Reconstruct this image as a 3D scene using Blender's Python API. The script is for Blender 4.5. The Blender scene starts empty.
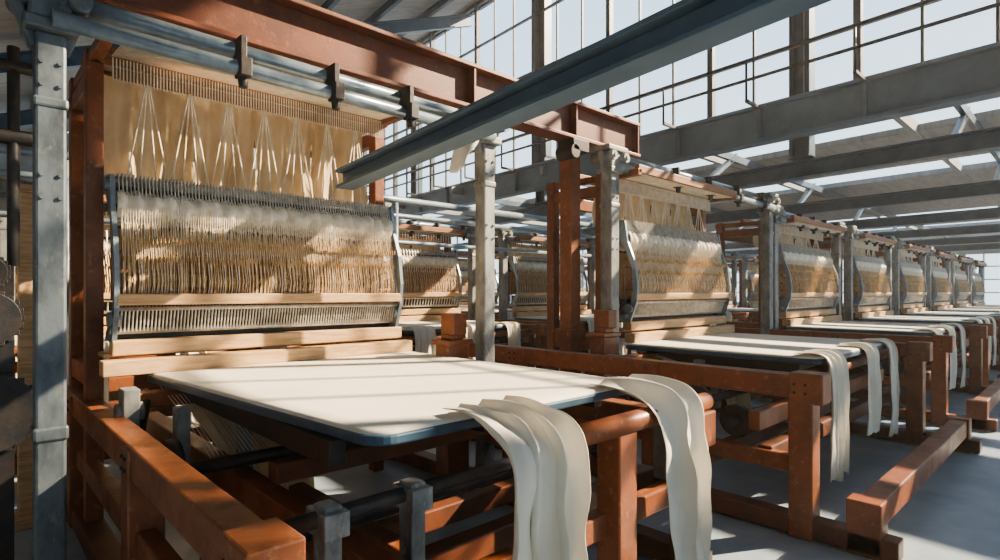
import bpy, math, random
from mathutils import Vector, Matrix
random.seed(7)
H = 2.35   # eye height; helper z values are relative to this level

# ------------------------------------------------------------ materials
def mat(name, c1, c2=None, scale=4.0, rough=0.6, metal=0.0, bump=0.0, bscale=40.0, stretch=(1,1,1), lo=0.4, hi=0.65, transl=0.0, rough2=None, c3=None):
    m = bpy.data.materials.new(name); m.use_nodes = True
    nt = m.node_tree; N = nt.nodes; L = nt.links
    b = N['Principled BSDF']; out = N['Material Output']
    b.inputs['Roughness'].default_value = rough
    b.inputs['Metallic'].default_value = metal
    b.inputs['Base Color'].default_value = (*c1, 1)
    tc = N.new('ShaderNodeTexCoord'); mp = N.new('ShaderNodeMapping')
    mp.inputs['Scale'].default_value = stretch
    L.new(tc.outputs['Object'], mp.inputs['Vector'])
    colout = None
    if c2 is not None:
        n = N.new('ShaderNodeTexNoise'); n.inputs['Scale'].default_value = scale; n.inputs['Detail'].default_value = 7
        n.inputs['Roughness'].default_value = 0.65
        L.new(mp.outputs['Vector'], n.inputs['Vector'])
        r = N.new('ShaderNodeValToRGB')
        r.color_ramp.elements[0].position = lo; r.color_ramp.elements[0].color = (*c1, 1)
        r.color_ramp.elements[1].position = hi; r.color_ramp.elements[1].color = (*c2, 1)
        L.new(n.outputs['Fac'], r.inputs['Fac'])
        colout = r.outputs['Color']
        if c3 is not None:      # worn patches / chips
            n3 = N.new('ShaderNodeTexNoise'); n3.inputs['Scale'].default_value = 14; n3.inputs['Detail'].default_value = 9; n3.inputs['Roughness'].default_value = .75
            L.new(mp.outputs['Vector'], n3.inputs['Vector'])
            r3 = N.new('ShaderNodeValToRGB'); r3.color_ramp.elements[0].position=.56; r3.color_ramp.elements[0].color=(0,0,0,1)
            r3.color_ramp.elements[1].position=.66; r3.color_ramp.elements[1].color=(.8,.8,.8,1)
            L.new(n3.outputs['Fac'], r3.inputs['Fac'])
            mx = N.new('ShaderNodeMixRGB'); mx.inputs['Color2'].default_value=(*c3,1)
            L.new(r3.outputs['Color'], mx.inputs['Fac']); L.new(colout, mx.inputs['Color1']); colout = mx.outputs['Color']
        L.new(colout, b.inputs['Base Color'])
        if rough2 is not None:
            mr = N.new('ShaderNodeMapRange'); mr.inputs['From Min'].default_value = lo; mr.inputs['From Max'].default_value = hi
            mr.inputs['To Min'].default_value = rough; mr.inputs['To Max'].default_value = rough2
            L.new(n.outputs['Fac'], mr.inputs['Value']); L.new(mr.outputs['Result'], b.inputs['Roughness'])
    if bump > 0:
        n2 = N.new('ShaderNodeTexNoise'); n2.inputs['Scale'].default_value = bscale; n2.inputs['Detail'].default_value = 4
        L.new(mp.outputs['Vector'], n2.inputs['Vector'])
        bp = N.new('ShaderNodeBump'); bp.inputs['Strength'].default_value = bump; bp.inputs['Distance'].default_value = 0.02
        L.new(n2.outputs['Fac'], bp.inputs['Height']); L.new(bp.outputs['Normal'], b.inputs['Normal'])
    if transl > 0:
        t = N.new('ShaderNodeBsdfTranslucent'); t.inputs['Color'].default_value = (*c1, 1)
        if colout: L.new(colout, t.inputs['Color'])
        mx = N.new('ShaderNodeMixShader'); mx.inputs['Fac'].default_value = transl
        L.new(b.outputs['BSDF'], mx.inputs[1]); L.new(t.outputs['BSDF'], mx.inputs[2]); L.new(mx.outputs['Shader'], out.inputs['Surface'])
    return m

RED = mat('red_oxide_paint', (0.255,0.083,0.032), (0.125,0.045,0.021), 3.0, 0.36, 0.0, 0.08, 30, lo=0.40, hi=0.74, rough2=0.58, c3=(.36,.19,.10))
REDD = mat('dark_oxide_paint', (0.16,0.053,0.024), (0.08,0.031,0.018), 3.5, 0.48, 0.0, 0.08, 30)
GIRD = mat('girder_oxide_paint', (0.17,0.050,0.024), (0.10,0.032,0.018), 3.0, 0.42, 0.0, 0.05, 30, c3=(.23,.09,.05))
BLUE = mat('blue_grey_beam_paint', (0.060,0.115,0.175), (0.035,0.072,0.115), 2.0, 0.42, 0.1, 0.06, 25)
PALEB = mat('pale_girder_paint', (0.125,0.195,0.265), (0.085,0.14,0.20), 1.5, 0.5, 0.0, 0.05, 25)
COL = mat('worn_column_paint', (0.27,0.285,0.285), (0.10,0.11,0.12), 5.0, 0.5, 0.2, 0.12, 22, stretch=(1,1,.5), lo=0.42, hi=0.66, c3=(.38,.35,.30))
COLB = mat('worn_blue_column_paint', (0.12,0.15,0.175), (0.05,0.065,0.08), 5.0, 0.45, 0.3, 0.12, 22, stretch=(1,1,.5), lo=0.42, hi=0.66, c3=(.2,.2,.19))
PIPE = mat('galvanised_pipe', (0.29,0.36,0.42), (0.19,0.24,0.29), 6.0, 0.32, 0.4, 0.03, 40)
IRON = mat('dark_iron', (0.030,0.034,0.040), (0.06,0.05,0.046), 8.0, 0.45, 0.5, 0.1, 40)
WOOD = mat('pale_wood', (0.62,0.42,0.235), (0.42,0.26,0.13), 5.0, 0.5, 0.0, 0.1, 30, stretch=(0.6,6,6))
WOODR = mat('red_wood', (0.34,0.16,0.075), (0.20,0.09,0.045), 5.0, 0.5, 0.0, 0.1, 30, stretch=(0.6,6,6))
CLOTH = mat('cream_cloth', (0.83,0.80,0.72), (0.76,0.72,0.63), 1.6, 0.85, 0.0, 0.08, 120, transl=0.10)
SHEER = mat('hanging_muslin', (0.86,0.73,0.51), (0.72,0.57,0.36), 1.6, 0.85, 0.0, 0.1, 60, transl=0.38)
THREAD = mat('white_thread', (0.84,0.79,0.69), (0.66,0.59,0.48), 9.0, 0.6)
GOLD = mat('gold_thread', (0.62,0.42,0.20), (0.34,0.21,0.095), 5.0, 0.45)
STEEL = mat('reed_steel', (0.60,0.59,0.55), (0.38,0.36,0.32), 12.0, 0.38, 0.35)
FLOOR = mat('blue_grey_concrete', (0.33,0.405,0.48), (0.23,0.29,0.355), 1.3, 0.32, 0.0, 0.06, 18, lo=0.35, hi=0.7, rough2=0.5)
CEIL = mat('ceiling_boards', (0.31,0.33,0.35), (0.22,0.24,0.265), 1.2, 0.8, 0.0, 0.1, 8, stretch=(1,6,1))
WALL = mat('plaster_wall', (0.36,0.37,0.37), (0.28,0.29,0.30), 1.2, 0.85, 0.0, 0.1, 12)
FRAME = mat('window_frame_paint', (0.06,0.085,0.11), (0.035,0.05,0.07), 4.0, 0.5)
WFR = mat('white_window_paint', (0.50,0.52,0.53), (0.38,0.40,0.41), 4.0, 0.5)

# ------------------------------------------------------------ mesh builder
class MB:
    def __init__(s): s.v=[]; s.f=[]; s.sm=[]
    def quadmesh(s, vs, fs, smooth=False):
        o=len(s.v); s.v += [tuple(p) for p in vs]
        for f in fs: s.f.append(tuple(i+o for i in f)); s.sm.append(smooth)
    def box(s, a, b):
        x0,y0,z0=a; x1,y1,z1=b
        if x0>x1:x0,x1=x1,x0
        if y0>y1:y0,y1=y1,y0
        if z0>z1:z0,z1=z1,z0
        s.quadmesh([(x0,y0,z0),(x1,y0,z0),(x1,y1,z0),(x0,y1,z0),(x0,y0,z1),(x1,y0,z1),(x1,y1,z1),(x0,y1,z1)],
          [(0,3,2,1),(4,5,6,7),(0,1,5,4),(1,2,6,5),(2,3,7,6),(3,0,4,7)])
    def _fr(s,p,q):
        p=Vector(p); q=Vector(q); d=(q-p).normalized()
        up=Vector((0,0,1)) if abs(d.z)<0.95 else Vector((0,1,0))
        r=d.cross(up).normalized(); u=r.cross(d).normalized()
        return p,q,d,r,u
    def beam(s,p,q,w,h):
        p,q,d,r,u=s._fr(p,q)
        vs=[]
        for c in (p,q):
            for a,b in ((-1,-1),(1,-1),(1,1),(-1,1)): vs.append(c+r*(a*w/2)+u*(b*h/2))
        s.quadmesh(vs,[(0,1,2,3),(7,6,5,4),(0,4,5,1),(1,5,6,2),(2,6,7,3),(3,7,4,0)])
    def ibeam(s,p,q,w,h,t=0.04):
        p,q,d,r,u=s._fr(p,q)
        s.beam(p+u*(h/2-t/2),q+u*(h/2-t/2),w,t); s.beam(p-u*(h/2-t/2),q-u*(h/2-t/2),w,t)
        s.beam(p,q,t,h-2*t)
    def cyl(s,p,q,r0,n=10,r1=None,cap=True):
        if r1 is None: r1=r0
        p,q,d,r,u=s._fr(p,q); vs=[]
        for c,rr in ((p,r0),(q,r1)):
            for i in range(n):
                a=2*math.pi*i/n; vs.append(c+r*(rr*math.cos(a))+u*(rr*math.sin(a)))
        s.quadmesh(vs,[(i,(i+1)%n,n+(i+1)%n,n+i) for i in range(n)],n>5)
        if cap:
            o=len(s.v)-2*n
            s.f.append(tuple(o+i for i in reversed(range(n)))); s.sm.append(False)
            s.f.append(tuple(o+n+i for i in range(n))); s.sm.append(False)
    def poly(s,pts,r,n=5):
        for a,b in zip(pts[:-1],pts[1:]): s.cyl(a,b,r,n,cap=False)
    def grid(s,fn,nu,nv):
        vs=[fn(i/nu,j/nv) for j in range(nv+1) for i in range(nu+1)]
        fs=[(j*(nu+1)+i,j*(nu+1)+i+1,(j+1)*(nu+1)+i+1,(j+1)*(nu+1)+i) for j in range(nv) for i in range(nu)]
        s.quadmesh(vs,fs,True)
    def mesh(s,name,m):
        me=bpy.data.meshes.new(name); me.from_pydata([tuple(v) for v in s.v],[],s.f)
        me.polygons.foreach_set('use_smooth',s.sm); me.materials.append(m); me.update(); return me

def link(o):
    bpy.context.scene.collection.objects.link(o); return o
def obj(name,mb,m,bevel=0.0,loc=(0,0,H),parent=None,solid=0.0):
    me = mb.mesh(name,m) if isinstance(mb,MB) else mb
    o=link(bpy.data.objects.new(name,me)); o.location=loc
    if parent: o.parent=parent
    if solid: 
        md=o.modifiers.new('solid','SOLIDIFY'); md.thickness=solid
    if bevel:
        md=o.modifiers.new('bev','BEVEL'); md.width=bevel; md.segments=2; md.limit_method='ANGLE'; md.angle_limit=math.radians(50)
    return o

# ------------------------------------------------------------ cloth strip
def drape(mb,x0,x1,path,pinch=0.0,amp=0.05,nf=5,seed=0,shift=0.0,flat=.22,crumple=0.0):
    rnd=random.Random(seed); ph=[rnd.uniform(0,6.28) for _ in range(8)]
    P=[Vector((0,a,b)) for a,b in path]
    L=[0]
    for a,b in zip(P[:-1],P[1:]): L.append(L[-1]+(b-a).length)
    T=L[-1]
    def at(t):
        s=t*T
        for i in range(len(P)-1):
            if s<=L[i+1]+1e-9:
                k=(s-L[i])/(L[i+1]-L[i]); return P[i].lerp(P[i+1],k)
        return P[-1]
    def sm(t): return (at(max(0,t-.04))+at(t)*2+at(min(1,t+.04)))/4
    def fn(u,t):
        p=sm(t); q=sm(min(1,t+.02)); pp=sm(max(0,t-.02)); tg=(q-pp).normalized()
        nrm=Vector((0,tg.z,-tg.y))
        if nrm.z<0 and t<flat: nrm=-nrm
        if t>=flat and nrm.y>0: nrm=-nrm
        g=min(1,max(0.0,t/0.30)); g=g*g*(3-2*g)
        A=amp*(0.35+0.65*g)
        uu=u-.5
        phs=uu*nf*6.28+ph[0]+1.3*math.sin(2.2*t+ph[6])+.7*math.sin(uu*4+ph[7])
        s1=math.sin(phs)
        f=(abs(s1)**.75*(1 if s1>0 else -1))*0.5+math.sin(phs*2.1+ph[1]-3*t)*0.22+math.sin(uu*2.1*6.28+ph[2])*0.3+.10*math.sin(13*t+uu*8+ph[5])
        f+=crumple*(math.sin(17*t+uu*14+ph[3])*.5+math.sin(29*t-uu*11+ph[4])*.3+math.sin(9*t+uu*23)*.4)*g
        f=f*.5+.5
        w=1-pinch*min(1,max(0,t-0.02)*1.5)
        x=(x0+x1)/2+(x1-x0)*uu*w+shift*t+0.015*math.sin(9*t+ph[3]+uu*3)*g+0.32*A*math.cos(phs)
        zz = p+nrm*(A*f)
        return (x, zz.y, zz.z+ (0.02*math.sin(uu*9+ph[5])*t*2))
    mb.grid(fn,110,90)

# ------------------------------------------------------------ loom
def make_loom(W,tl,posts,sb,zs,zt,near,strips,pipes=None,sidey=1.6,tx=(0.3,None),post_h=1.98,skew=0.0,pw_=.1):
    P=[]
    def add(n,mb,m,bv=0.0,so=0.0): P.append((n,mb.mesh(n,m),bv,so))
    big = near==2
    nt = 210 if near else 80
    th = 0.0038 if near else 0.008
    # --- columns
    for ci,(px,py) in enumerate(posts):
        mb=MB(); w=pw_
        mb.box((px-w,py-w,-H),(px+w,py+w,post_h-.25))
        mb.box((px-.17,py-.17,-H),(px+.17,py+.17,-H+.08))
        mb.box((px-.15,py-.14,post_h-.25),(px+.15,py+.14,post_h-.16))
        mb.box((px-.12,py-.12,post_h-.16),(px+.12,py+.12,post_h+.06))
        mb.box((px-.24,py-.16,post_h+.06),(px+.24,py+.16,post_h+.14))
        for s in (-1,1): mb.beam((px+s*.08,py,post_h-.35),(px+s*.22,py,post_h+.06),.10,.06)
        mb.box((px-w-.012,py-w-.012,-1.0),(px+w+.012,py+w+.012,-.9))
        mb.box((px-w-.012,py-w-.012,post_h-.75),(px+w+.012,py+w+.012,post_h-.68))
        add('column',mb,COLB if (big and ci==0) else COL,0.018)
    mb=MB()
    for (px,py) in posts:
        for s in (-1,1):
            mb.cyl((px+s*.15,py-.2,post_h-.02),(px+s*.15,py+.2,post_h-.02),.07,16)
            mb.cyl((px+s*.15,py-.22,post_h-.02),(px+s*.15,py+.22,post_h-.02),.03,10)
        for dz in (-.45,-.6,-1.2,-1.35):
            for s in (-.05,.05): mb.cyl((px+s,py-w-.015,post_h+dz),(px+s,py+w+.01,post_h+dz),.014,8)
    add('bearing',mb,COLB if big else COL,0.0)
    # --- overhead pipes
    (ax,ay),(bx,by)=posts[0],posts[-1]
    if pipes: bx=pipes
    mb=MB()
    mb.cyl((ax-.1,ay,post_h+.02),(bx+.1,by,post_h+.02),.065,14)
    mb.cyl((ax,ay-.14,post_h-.17),(bx,by-.14,post_h-.17),.06,14)
    mb.cyl((ax+.1,ay+.35,post_h+.06),(bx,by+.35,post_h+.06),.035,12)
    add('overhead_pipes',mb,PIPE)
    mb=MB()
    n=4
    for k in range(n):
        x=ax+(bx-ax)*(.3+.6*k/(n-1))
        mb.box((x-.045,ay-.22,post_h-.25),(x+.045,ay-.07,post_h-.10)); mb.box((x-.025,ay-.16,post_h-.1),(x+.025,ay+.04,post_h+.09))
        mb.cyl((x,ay-.14,post_h-.33),(x,ay-.14,post_h-.24),.035,10,.045)
    add('pipe_clamps',mb,IRON,0.006)
    # --- red uprights
    mb=MB()
    for x in (-.12,W+.02):
        mb.box((x-.07,.10,-H),(x+.07,.26,zt+.1)); mb.box((x-.07,1.1,-H),(x+.07,1.26,zt+.1))
        mb.box((x-.06,.26,zt-.25),(x+.06,1.1,zt-.08)); mb.box((x-.06,.26,-.9),(x+.06,1.1,-.7))
        mb.box((x-.05,-.5,zt-.02),(x+.05,1.3,zt+.08))
    mb.box((-.2,1.12,zt-.3),(W+.1,1.22,zt-.1))
    add('upright_frame',mb,RED,0.012)
    # --- top warp frame
    mb=MB()
    mb.box((-.15,.02,zt-.02),(W+.1,.10,zt+.14)); mb.box((-.15,-.50,zt+.02),(W+.1,-.42,zt+.14)); mb.box((-.15,.62,zt+.05),(W+.1,.7,zt+.17))
    mb.box((0,-.02,zt-.16),(W-.05,.03,zt-.06))
    add('top_rails',mb,WOODR,0.008)
    mb=MB()
    for i in range(nt):
        x=W*i/(nt-1); 
        mb.cyl((x,-.48,zt+.01),(x,.66,zt+.10),th*1.3,4,cap=False)
        if i%2==0: mb.cyl((x,-.03,zt-.2),(x,-.03,zt+.02),th*1.6,4,cap=False)
    add('warp_sheet',mb,THREAD)
    # --- muslin
    mb=MB()
    npan=4 if near else 3; pw=(W-.1)/npan
    for k in range(npan):
        xa=.0+k*pw; yo=.02*(k%2)
        def fn(u,t,xa=xa,k=k,yo=yo):
            x=xa+pw*(u*1.08-.04)*(1-.05*t)+.02*math.sin(u*9+5*t)*t
            z=zt-.04-(zt-.04-.98)*t*(1-0.10*(.5+.5*math.cos(2*math.pi*u)))
            f=math.sin(u*15+k*2+1.5*t)*.6+math.sin(u*33+k+2*t)*.2+math.sin(u*5+4*t+k)*.5
            return (x,.31+.16*f*(.35+.8*t)+yo,z)
        mb.grid(fn,70,22)
    add('muslin_sheet',mb,SHEER)
    # --- harness cords, zigzag
    mb=MB(); nz=7 if near else 5; step=(W-.3)/nz
    for k in range(nz):
        x=.1+k*step
        for off in ((0,.5),(1,.5),(.3,.5),(.7,.5)):
            mb.cyl((x+step*off[0],-.02,1.02),(x+step*off[1],.0,zt-.1),.007 if near else .01,5,cap=False)
    add('harness_cords',mb,THREAD)
    # --- upper comb + yarn roller
    NP=95 if near else 38; pr=.0085 if near else .015
    mb=MB()
    mb.cyl((-.02,-.12,1.03),(W+.02,-.12,1.03),.04,14); mb.cyl((-.02,-.20,.66),(W+.02,-.20,.66),.025,12)
    for i in range(NP):
        x=.02+(W-.04)*i/(NP-1)
        mb.cyl((x,-.21,.90),(x,-.15,1.10),pr,5,cap=True)
        mb.cyl((x,-.15,1.085),(x,.0,1.06),pr,5,cap=True)
    mb.cyl((-.06,-.22,-.36),(W+.06,-.22,-.36),.03,10); mb.cyl((0,-.33,-.155),(W,-.33,-.155),.02,10)
    for i in range(NP):
        x=.02+(W-.04)*i/(NP-1)
        mb.cyl((x,-.25,-.36),(x,-.32,-.13),pr,5,cap=True)
    add('comb_pins',mb,STEEL)
    mb=MB()
    def roll(u,t):
        a=2*math.pi*t; r=.15+.014*math.sin(u*W*46)+.010*math.sin(u*W*17+3*a)
        return (W*u,-.10+r*math.cos(a)*1.0,.79+r*math.sin(a))
    mb.grid(roll,260 if near else 110,16)
    add('yarn_roller',mb,THREAD)
    # --- heddle threads, bulging forward
    mw=MB(); mg=MB(); rnd=random.Random(11)
    M=int(nt*1.25) if near else 92
    for i in range(M):
        x=.03+(W-.06)*i/(M-1); j=rnd.uniform(-.02,.02)
        pts=[(x+j,-.22,.74),(x,-.29,.45),(x-j,-.36,.10),(x,-.32,-.10)]
        (mg if i%2==1 else mw).poly(pts,th*.9,3 if not near else 4)
        if i%2==0:
            mw.poly([(x,-.19,.93),(x,-.265,.74),(x+.01,-.22,.5)],th*1.1,4)
        if i%3==0:
            mg.poly([(x,.0,.6),(x+j,.03,-.3)],th*1.6,4)
            for zz in (.48,.3,.12):
                mg.cyl((x,-.33,zz-.02+j),(x,-.33,zz+.03+j),th*2.2,4)
    add('heddles_light',mw,THREAD); add('heddles_gold',mg,GOLD)
    mb=MB(); mb.box((0,.06,-.08),(W,.10,.62))
    for zz in (.36,.18,.02): mb.box((0,-.2,zz),(W,-.16,zz+.03))
    add('harness_battens',mb,WOODR,0.0)
    mb=MB(); mb.box((0,-.1,-.40),(W,-.06,-.10)); mb.box((0,.06,.62),(W,.10,1.06)); mb.box((-.04,-.14,-.46),(W+.04,-.06,-.38))  # dark backdrop sheets added to read as shaded gaps behind the comb pins
    add('dark_gap_backdrop',mb,IRON,0.0)
    mb=MB()
    for x in (-.05,W+.01):
        prof=[(.05,1.1),(-.18,1.08),(-.24,.75),(-.36,.45),(-.41,.1),(-.39,-.15),(-.28,-.45),(.05,-.45),(.02,-.38),(-.25,-.32),(-.33,-.05),(-.31,.35),(-.19,.65),(.05,.95)]
        vs=[(x,a,b) for a,b in prof]+[(x+.04,a,b) for a,b in prof]; n=len(prof)
        half=n//2
        fs=[]
        for k in range(half-1):
            a,b,c,d=k,k+1,n-2-k,n-1-k
            fs.append((a,b,c,d)); fs.append((n+d,n+c,n+b,n+a))
        fs+= [(k,(k+1)%n,n+(k+1)%n,n+k) for k in range(n)]
        mb.quadmesh(vs,fs)
        mb.cyl((x-.03,-.26,-.25),(x+.07,-.26,-.25),.07,12); mb.cyl((x-.03,-.1,1.0),(x+.07,-.1,1.0),.06,12)
    add('cheek_frame',mb,PIPE,0.0)
    # --- wooden beams
    mb=MB()
    mb.box((-.03,-.40,-.12),(W+.03,-.28,-.015)); mb.box((-.05,-.30,-.58),(W+.1,-.14,-.44))
    mb.box((-.14,-.42,-.75),(W+.18,-.24,-.61)); mb.box((-.1,-.2,-.60),(W+.1,.1,-.56))
    add('breast_beams',mb,WOOD,0.010)
    # --- table
    xa=tx[0]; xb=tx[1] if tx[1] else W+.05
    def sk(x,y): 
        f=max(0,min(1,(xb-x)/(xb-xa))); return x+skew*f*(-y/tl)
    def outline(rad,inset):
        pts=[]
        x0,x1,y0,y1=xa+inset,xb-inset,-tl+inset,-.30
        for cx,cy,a0,r in ((x1-rad,y0+rad,-90,rad),(x1-.03,y1-.03,0,.03),(x0+.03,y1-.03,90,.03),(x0+rad,y0+rad,180,rad)):
            for k in range(7):
                a=math.radians(a0+15*k); X=cx+r*math.cos(a); Y=cy+r*math.sin(a); pts.append((sk(X,Y),Y))
        return pts
    mb=MB(); o=outline(.16,-.016); n=len(o)
    vs=[(x,y,-.835) for x,y in o]+[(x,y,-.775) for x,y in o]
    mb.quadmesh(vs,[tuple(reversed(range(n))),tuple(range(n,2*n))]+[(k,(k+1)%n,n+(k+1)%n,n+k) for k in range(n)])
    add('table_bed',mb,BLUE,0.012)
    mb=MB(); o=outline(.17,.0)
    cx=(xa+xb)/2; cy=-tl/2-.15
    rings=[(1.0,-.79),(1.001,-.774),(.998,-.760),(.985,-.75),(.9,-.748),(.7,-.75),(.4,-.752),(.05,-.752)]
    vs=[];fs=[]
    for ri,(s,z) in enumerate(rings):
        for x,y in o:
            vs.append((cx+(x-cx)*s,cy+(y-cy)*s,z))
    for ri in range(len(rings)-1):
        for k in range(n): fs.append((ri*n+k,ri*n+(k+1)%n,(ri+1)*n+(k+1)%n,(ri+1)*n+k))
    fs.append(tuple((len(rings)-1)*n+k for k in range(n)))
    mb.quadmesh(vs,fs,True)
    add('woven_cloth',mb,CLOTH)
    # --- main side beams, legs, cross rails
    mb=MB(); md=MB(); bolts=MB(); xl=-sb; xr=(xb if not big else 3.06)+.38; yf=-tl-.12
    for x in (xl,xr):
        mb.box((x-.09,yf-.25,zs-.22),(x+.09,sidey,zs))
        mb.box((x-.06,yf-.18,-1.75),(x+.06,sidey-.3,-1.58))
        md.box((x-.1,yf-.9 if near!=2 else yf-.3,-H+.02),(x+.1,sidey-.1,-H+.2))
        for y in (yf-.12,(yf)*.5,.75):
            mb.box((x-.11,y-.11,-H),(x+.11,y+.11,zs-.02))
            for s in (-.05,.05): 
                for zz in (zs-.08,zs-.16): bolts.cyl((x-.125,y+s,zz),(x+.125,y+s,zz),.014,8)
        mb.box((x-.12,yf-.32,zs-.26),(x+.12,yf-.02,zs+.03))
    for y,z in ((yf+.25,-1.55),(-1.3,-1.5),(-tl*.65,-1.85)):
        md.box((xl,y-.07,z-.18),(xr,y+.07,z))
    if big:
        mb.box((.42,yf-.3,-1.52),(.58,.9,-1.34)); mb.box((1.05,yf-.2,-1.86),(1.2,.6,-1.70))
        mb.box((.40,yf+1.3,-H),(.60,yf+1.5,-1.5)); mb.box((2.25,yf-.26,-H),(2.47,yf-.06,-.99))
        md.box((.5,-2.6,-1.30),(3.3,-2.45,-1.16))
        mb.box((xl,yf-.16,-1.72),(xr,yf-.04,-1.55))
    else:
        mb.box((xl,yf+.3,-1.42),(xr,yf+.42,-1.22))
        mb.box((xl,yf-.75,-2.12),(xr+.1,yf-.55,-1.88))
        mb.box((xl-.1,yf-.78,-H),(xl+.12,yf-.5,-1.86)); mb.box((xr-.1,yf-.78,-H),(xr+.12,yf-.5,-1.86))
    mb.box((xl+.1,-.7,-1.02),(xr-.1,-.5,-.88)); 
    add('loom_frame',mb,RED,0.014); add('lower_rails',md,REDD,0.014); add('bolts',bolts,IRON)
    # front take-up roller
    mb=MB(); yr=-tl-.34
    if big: mb.cyl((xa+1.5,yr,-.93),(xb+.45,yr,-.93),.075,20)
    else: mb.cyl((xl,-tl+.12,-.97),(xr,-tl+.12,-.97),.075,20)
    add('takeup_roller',mb,RED)
    mb=MB()
    for x in (xa+.3,(xa+xb)/2,xb-.2):
        mb.box((x-.05,-tl+.3,-.98),(x+.05,-.5,-.835))
    yy=-tl-.14 if big else -tl+.3
    mb.cyl((xa-.25,yy,-1.06),(xa+1.2,yy,-1.06),.04,14)
    mb.cyl((xl,-1.9,-1.28),(xr,-1.9,-1.28),.05,14); mb.cyl((xl,-tl+.5,-1.38),(xr,-tl+.5,-1.38),.06,14)
    for x in (xl+.18,xr-.18):
        mb.cyl((x-.04,-1.9,-1.28),(x+.04,-1.9,-1.28),.24,26); mb.cyl((x-.07,-1.9,-1.28),(x+.07,-1.9,-1.28),.08,16)
        mb.cyl((x-.04,-tl+.5,-1.38),(x+.04,-tl+.5,-1.38),.17,24)
        mb.cyl((x-.1,-1.2,-1.5),(x+.1,-.7,-.95),.03,10)
    add('drive_shafts',mb,IRON,0.0)
    mb=MB()
    for x in (xa+.02,xa+.5,xb+.1):
        mb.box((x-.045,yy-.06,-1.55),(x+.045,yy+.06,-1.0)); mb.box((x-.065,yy-.1,-1.14),(x+.065,yy+.1,-1.02))
        mb.box((x-.05,-1.5,-1.6),(x+.05,-1.38,-.9))
    for x in (xl+.12,xr-.12):
        mb.box((x-.06,-.95,-1.2),(x+.06,-.75,-.8)); mb.cyl((x-.1,-.85,-1.0),(x+.1,-.85,-1.0),.08,14)
    add('roller_brackets',mb,PIPE if not big else COL,0.008)
    mb=MB(); M=90 if near else 40
    for i in range(M):
        x=xa+.1+(xb-xa-.2)*i/(M-1); mb.poly([(x,-.4,-.86),(x,-1.2,-1.02),(x,-1.88,-1.22)],th*.9,4)
    add('lower_warp',mb,THREAD)
    mb=MB()
    for k,(a,b,pn,dz,sh) in enumerate(strips):
        if big:
            path=[(-tl+.12,-.745),(-tl-.02,-.742),(-tl-.16,-.775),(-tl-.34,-.838),(-tl-.43,-.90),(-tl-.45,-1.1),(-tl-.45,-1.5),(-tl-.44,dz)]
        else:
            path=[(-tl+.3,-.745),(-tl+.05,-.742),(-tl-.04,-.77),(-tl-.06,-.9),(-tl-.07,-1.2),(-tl-.07,-1.6),(-tl-.06,dz)]
        drape(mb,a,b,path,pn,.15 if big else .08,2.8 if k%2==0 else 2.1,k*5+2,sh,crumple=.36 if big else .15)
    add('cloth_strips',mb,CLOTH,0.0,0.006)
    mb=MB(); drape(mb,.5,1.3,[(-.5,-1.05),(-.9,-1.2),(-1.3,-1.36),(-1.45,-1.5),(-1.5,-1.9),(-1.5,-2.2)],.1,.05,3,9)
    add('waste_cloth',mb,SHEER,0.0,0.005)
    return P

def place(P,x,y,rot=0):
    e=link(bpy.data.objects.new('power_loom',None)); e.location=(x,y,H); e.rotation_euler=(0,0,rot); e.empty_display_size=.3
    for n,me,bv,so in P:
        o=obj(n,me,None,bv,(0,0,0),e,so)
    return e

A=make_loom(2.93,3.75,[(-.60,-1.5),(3.46,-1.4)],.14,-1.02,2.18,2,
   [(1.10,1.62,.04,-2.2,.0),(2.54,3.20,.42,-2.28,.16)],sidey=1.4,tx=(.20,3.11),skew=.36,pw_=.085)
place(A,1.04,6.4)
B=make_loom(3.0,2.9,[(-.38,-.15),(5.35,-.15)],1.4,-.80,1.72,1,
   [(-.17,.42,.15,-2.2,.04),(1.4,1.9,.2,-1.9,.02),(2.45,2.95,.2,-2.1,.03)],sidey=2.4,tx=(-.2,3.05))
place(B,7.3,5.1)
C=make_loom(3.3,2.9,[(-.45,-.15),(3.95,-.15)],.75,-.80,1.55,0,
   [(-.05,.5,.2,-2.2,.0),(1.3,1.8,.2,-2.0,.0),(2.5,3.0,.3,-2.1,.05)],sidey=1.8,tx=(-.1,3.2),post_h=1.75)
for k in range(6): place(C,13.4+5.5*k,5.1)
for k in range(8): place(C,-4.6+5.6*k+.0,12.4)
for k in range(6): place(C,-2.0+5.6*k,19.6)

# cloth wrapped on the column head
mb=MB()
def wrap(u,t):
    a=-3.0+3.3*u-math.pi/2; r=.21+.03*math.sin(u*17+3*t)+.02*math.sin(u*31)
    return (4.42+r*math.cos(a)*1.2-.10*t,4.98+r*math.sin(a),2.10-.75*t*(.5+.5*math.sin(u*3.1+.6))+.02*math.sin(u*9))
mb.grid(wrap,50,16)
obj('draped_rag',mb,CLOTH,solid=.006)

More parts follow.
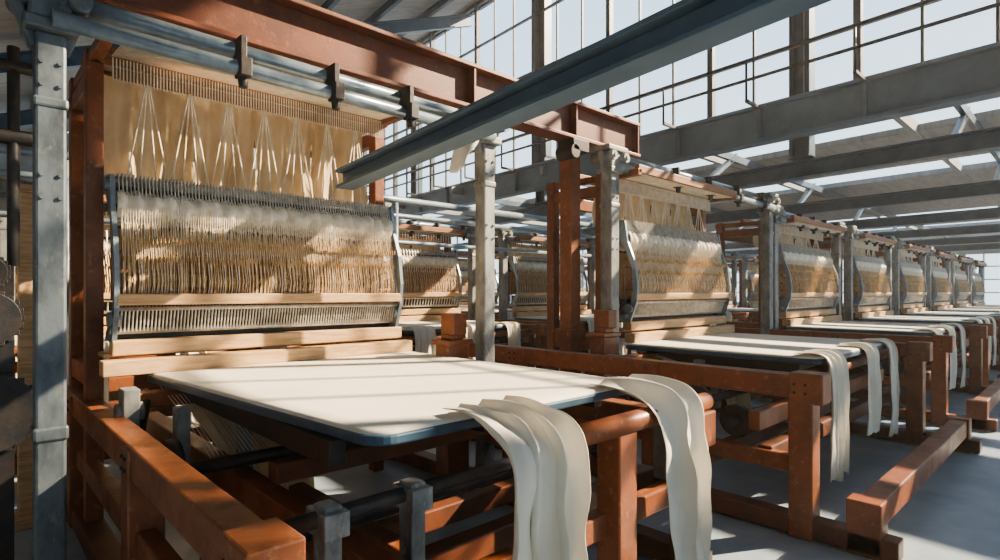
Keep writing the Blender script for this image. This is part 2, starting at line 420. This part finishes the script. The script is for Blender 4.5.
# ------------------------------------------------------------ overhead red girder
mb=MB(); mb.ibeam((-6,5.2,2.42),(7.9,5.2,2.42),.30,.54,.05)
for x in (7.85,6.3,4.4,0.5): mb.box((x-.02,5.06,2.2),(x+.02,5.34,2.64))
obj('red_girder',mb,GIRD,0.01)
mb=MB()
mb.box((6.52,5.35,-H),(6.74,5.57,2.14)); mb.box((6.42,5.25,-H),(6.84,5.67,-H+.1)); mb.box((6.46,5.3,-.75),(6.8,5.62,-.55))
obj('red_stanchion',mb,RED,0.012)
mb=MB(); mb.box((6.15,5.0,1.98),(6.5,5.3,2.14)); mb.cyl((6.2,5.0,1.96),(6.2,5.3,1.96),.1,14)
obj('girder_bearing',mb,IRON,0.008)
for (x,y) in ((4.25,5.3),(6.5,4.75)):
    mb=MB(); mb.box((x-.16,y-.12,-H),(x+.16,y+.12,-.62)); mb.box((x-.2,y-.15,-.62),(x+.2,y+.15,-.56)); mb.box((x-.1,y-.15,-.5),(x+.1,y+.1,-.25)); mb.box((x-.1,y-.1,-.56),(x+.1,y+.1,-.5))
    obj('drive_motor_cabinet',mb,RED,0.012)

# ------------------------------------------------------------ blue beams (slightly skewed bay grid)
K=.085
def bx(x0,y): return x0+K*y
mb=MB(); mb.ibeam((bx(2.66,5.9),5.9,1.27),(bx(2.66,-6),-6,1.60),.21,.21,.035)
obj('blue_tie_beam',mb,PALEB,0.006)
for k in range(6):
    x0=12.7+6*k
    mb=MB(); mb.ibeam((bx(x0,26),26,2.62),(bx(x0,-6),-6,2.62),.24,.34,.04)
    obj('blue_cross_beam',mb,BLUE,0.005 if k<2 else 0)
mb=MB(); mb.ibeam((bx(12.05,26),26,3.58),(bx(12.05,-6),-6,3.58),.36,.80,.07)
for k in range(16):
    y=-5+2*k; mb.box((bx(12.05,y)-.17,y-.03,3.2),(bx(12.05,y)+.17,y+.03,3.95))
obj('clerestory_girder',mb,PALEB,0.008)
for y in (-3.6,4.3,12.2,20.1):
    mb=MB(); x=bx(12.45,y); mb.ibeam((x,y,2.79),(x,y,10.3),.34,.40,.05); mb.box((x-.2,y-.2,2.79),(x+.2,y+.2,2.84))
    obj('clerestory_stanchion',mb,BLUE,0.006)
mb=MB(); zb,zt=3.98,10.4
y=-6.0; i=0
while y<26:
    w=.13 if i%3==0 else .05
    mb.beam((bx(12.2,y),y,zb),(bx(12.2,y),y,zt),w*1.3,w)
    y+=1.02; i+=1
for z,h in ((zb+.04,.1),(5.1,.05),(7.0,.07),(8.8,.05),(zt-.05,.14)):
    mb.beam((bx(12.2,-6),-6,z),(bx(12.2,26),26,z),.09,h)
obj('window_1',mb,FRAME)
mb=MB()
for z in (4.35,4.75): mb.cyl((bx(11.3,-6),-6,z),(bx(11.3,26),26,z),.035,8)
for k in range(16):
    y=-5+2*k; mb.cyl((bx(11.3,y),y,3.95),(bx(11.3,y),y,4.78),.025,8); mb.box((bx(11.3,y),y-.03,3.9),(bx(12.1,y),y+.03,3.96))
obj('maintenance_rail',mb,IRON)
def rz(x): return 10.45-(12.6-x)*.40
mb=MB()
def par(mb,xa,xb,za,zb_,t=.15,y0=-6,y1=26):
    vs=[(bx(xa,y0),y0,za),(bx(xb,y0),y0,zb_),(bx(xb,y1),y1,zb_),(bx(xa,y1),y1,za)]
    vs+= [(a,b,c+t) for a,b,c in vs]
    mb.quadmesh(vs,[(0,3,2,1),(4,5,6,7),(0,1,5,4),(1,2,6,5),(2,3,7,6),(3,0,4,7)])
par(mb,-8.6,12.7,rz(-8.6)+.2,rz(12.7)+.2)
obj('ceiling',mb,CEIL)
mb=MB()
for k in range(10):
    x=-6.5+2.1*k; mb.ibeam((bx(x,-6),-6,rz(x)+.02),(bx(x,26),26,rz(x)+.02),.12,.24,.03)
for y in (-4,1,6,11,16,21): mb.ibeam((bx(-6.8,y),y,rz(-6.8)-.3),(bx(12.3,y),y,rz(12.3)-.3),.2,.4,.04)
obj('roof_purlins',mb,BLUE)
mb=MB(); par(mb,12.3,13.2,3.75,3.75)
for k in range(6): par(mb,15.3+6*k,19.2+6*k if k<5 else 50,3.6,3.6)
for y in (-6,-1.6,2.8,7.2,11.6,16,20.4,25.4):
    mb.box((12.8,y,3.55),(50,y+.5 if y>20 else y+.12,3.8))
obj('ceiling_low',mb,CEIL)
mb=MB()
for k in range(6):
    x0=12.7+6*k
    for y in (1.8,6.6,11.4,16):
        mb.ibeam((bx(x0,y),y,2.7),(bx(x0+1.6,y),y,3.6),.10,.12,.02)
        mb.beam((bx(x0,y),y,3.5),(bx(x0+6,y),y,3.5),.1,.18)
obj('ceiling_struts',mb,BLUE)

# ------------------------------------------------------------ shell
mb=MB(); mb.box((-9.5,-7,-H-.2),(50,27,-H)); obj('floor',mb,FLOOR)
def wall_y(name,wname,y,zb,zt,x0,x1,top,pier=5.5,matw=WALL,xhi=None,tophi=None):
    mb=MB(); mw=MB()
    mb.box((x0,y-.15,-H),(x1,y+.15,zb)); mb.box((x0,y-.15,zt),(x1,y+.15,top))
    if xhi: mb.box((x0,y-.15,top),(xhi,y+.15,tophi))
    x=x0
    while x<x1:
        mb.box((x,y-.15,zb),(min(x+.6,x1),y+.15,zt)); 
        n=5; 
        for k in range(1,n): 
            xx=x+.6+(pier-.6)*k/n
            if xx<x1: mw.box((xx-.03,y-.05,zb),(xx+.03,y+.05,zt))
        x+=pier
    for k in range(0,5):
        z=zb+(zt-zb)*k/4; mw.box((x0,y-.045,z-.03),(x1,y+.045,z+.03))
    obj(name,mb,matw); obj(wname,mw,WFR)
# tall wall on the saw-tooth bay, low wall along the flat-roofed bays
wall_y('wall_back','window_2',26.4,-.9,3.3,-9.5,50,3.8,xhi=14.8,tophi=11)
wall_y('wall_right','unseen_fill_window',-6.4,-.8,3.0,-9.5,50,3.8,xhi=12.0,tophi=11)  # right-wall windows are out of view, added to let in fill light
mb=MB(); mw=MB(); x=49
mb.box((x,-6.4,-H),(x+.3,26.4,-.9)); mb.box((x,-6.4,2.55),(x+.3,26.4,3.8))
y=-6.4
while y<26.4:
    mb.box((x,y,-.9),(x+.3,y+.35,2.55))
    for k in range(1,4): mw.box((x+.05,y+.35+k*.97-.04,-.9),(x+.15,y+.35+k*.97+.04,2.55))
    y+=4.2
for k in range(5):
    z=-.9+3.45*k/4; mw.box((x+.05,-6.4,z-.04),(x+.15,26.4,z+.04))
obj('wall_end',mb,WALL); obj('window_4',mw,WFR)
mb=MB(); mb.box((-9.5,-6.4,-H),(-9.2,26.4,11)); obj('wall_left',mb,WALL)

# left-side items
mb=MB(); mb.box((.42,7.42,-H),(.58,7.58,1.0)); mb.box((.3,7.3,-H),(.7,7.7,-H+.1)); mb.box((.40,7.40,1.0),(.6,7.6,1.08)); obj('wooden_post',mb,WOOD,0.01)
mb=MB(); 
for z,r in ((1.75,.07),(1.45,.05),(.95,.04)): mb.cyl((-6,9.2,z),(12,9.2,z),r,12)
for x in (-5,1.0,6,11): mb.cyl((x,9.2,-H),(x,9.2,1.8),.05,10)
obj('steam_pipes',mb,PIPE)
mb=MB(); mb.box((-.1,5.5,-H),(.5,6.1,-H+.12)); mb.box((.1,5.7,-H),(.3,5.9,.2))
for z,r in ((-.9,.30),(-.2,.20),(.15,.12)):
    mb.cyl((.14,5.62,z),(.14,5.70,z),r,28); mb.cyl((.14,5.58,z),(.14,5.95,z),r*.25,14)
    for i in range(22):
        a=2*math.pi*i/22; mb.box((.14+r*math.cos(a)-.02,5.63,z+r*math.sin(a)-.02),(.14+r*math.cos(a)+.02,5.69,z+r*math.sin(a)+.02))
mb.cyl((.05,5.8,.2),(.05,5.8,1.9),.03,10); mb.cyl((.3,5.8,.2),(.3,5.8,1.9),.04,10); mb.cyl((-.6,5.8,1.2),(.6,5.8,1.2),.06,12); mb.cyl((-.6,5.8,1.75),(.6,5.8,1.75),.05,12)
obj('gear_stand',mb,IRON,0.004)

# ------------------------------------------------------------ dusty air inside the hall
hz=bpy.data.materials.new('dusty_air'); hz.use_nodes=True; hn=hz.node_tree; hn.nodes.remove(hn.nodes['Principled BSDF'])
vs_=hn.nodes.new('ShaderNodeVolumeScatter'); vs_.inputs['Density'].default_value=.0028; vs_.inputs['Anisotropy'].default_value=.3; vs_.inputs['Color'].default_value=(1,.96,.90,1)
hn.links.new(vs_.outputs['Volume'],hn.nodes['Material Output'].inputs['Volume'])
mb=MB(); mb.box((-9.1,-6.2,-H+.01),(48.9,26.2,10.0)); obj('dusty_air',mb,hz)

# ------------------------------------------------------------ light
w=bpy.data.worlds.new('World'); bpy.context.scene.world=w; w.use_nodes=True
nt=w.node_tree; bg=nt.nodes['Background']
tc=nt.nodes.new('ShaderNodeTexCoord'); sx=nt.nodes.new('ShaderNodeSeparateXYZ'); cr=nt.nodes.new('ShaderNodeValToRGB')
cr.color_ramp.elements[0].position=0.0; cr.color_ramp.elements[0].color=(.72,.86,.95,1)
cr.color_ramp.elements[1].position=0.7; cr.color_ramp.elements[1].color=(.36,.58,.82,1)
nt.links.new(tc.outputs['Generated'],sx.inputs[0]); nt.links.new(sx.outputs['Z'],cr.inputs['Fac']); nt.links.new(cr.outputs['Color'],bg.inputs['Color'])
bg.inputs['Strength'].default_value=1.9
s=bpy.data.lights.new('sun','SUN'); s.energy=19; s.angle=.012; s.color=(1,.79,.54)
so=link(bpy.data.objects.new('sun',s)); d=Vector((-.8,.45,-.58)); so.rotation_euler=d.to_track_quat('-Z','Y').to_euler()

# ------------------------------------------------------------ camera
c=bpy.data.cameras.new('camera'); co=link(bpy.data.objects.new('camera',c))
c.sensor_width=36; c.lens=20.48; c.shift_y=.012; c.clip_start=.05; c.clip_end=300
co.location=(0,0,H); co.rotation_euler=(math.radians(90),0,math.radians(-43.5))
sc=bpy.context.scene; sc.camera=co
sc.view_settings.view_transform='AgX'
try: sc.view_settings.look='AgX - Medium High Contrast'
except Exception: pass
sc.view_settings.exposure=0.05
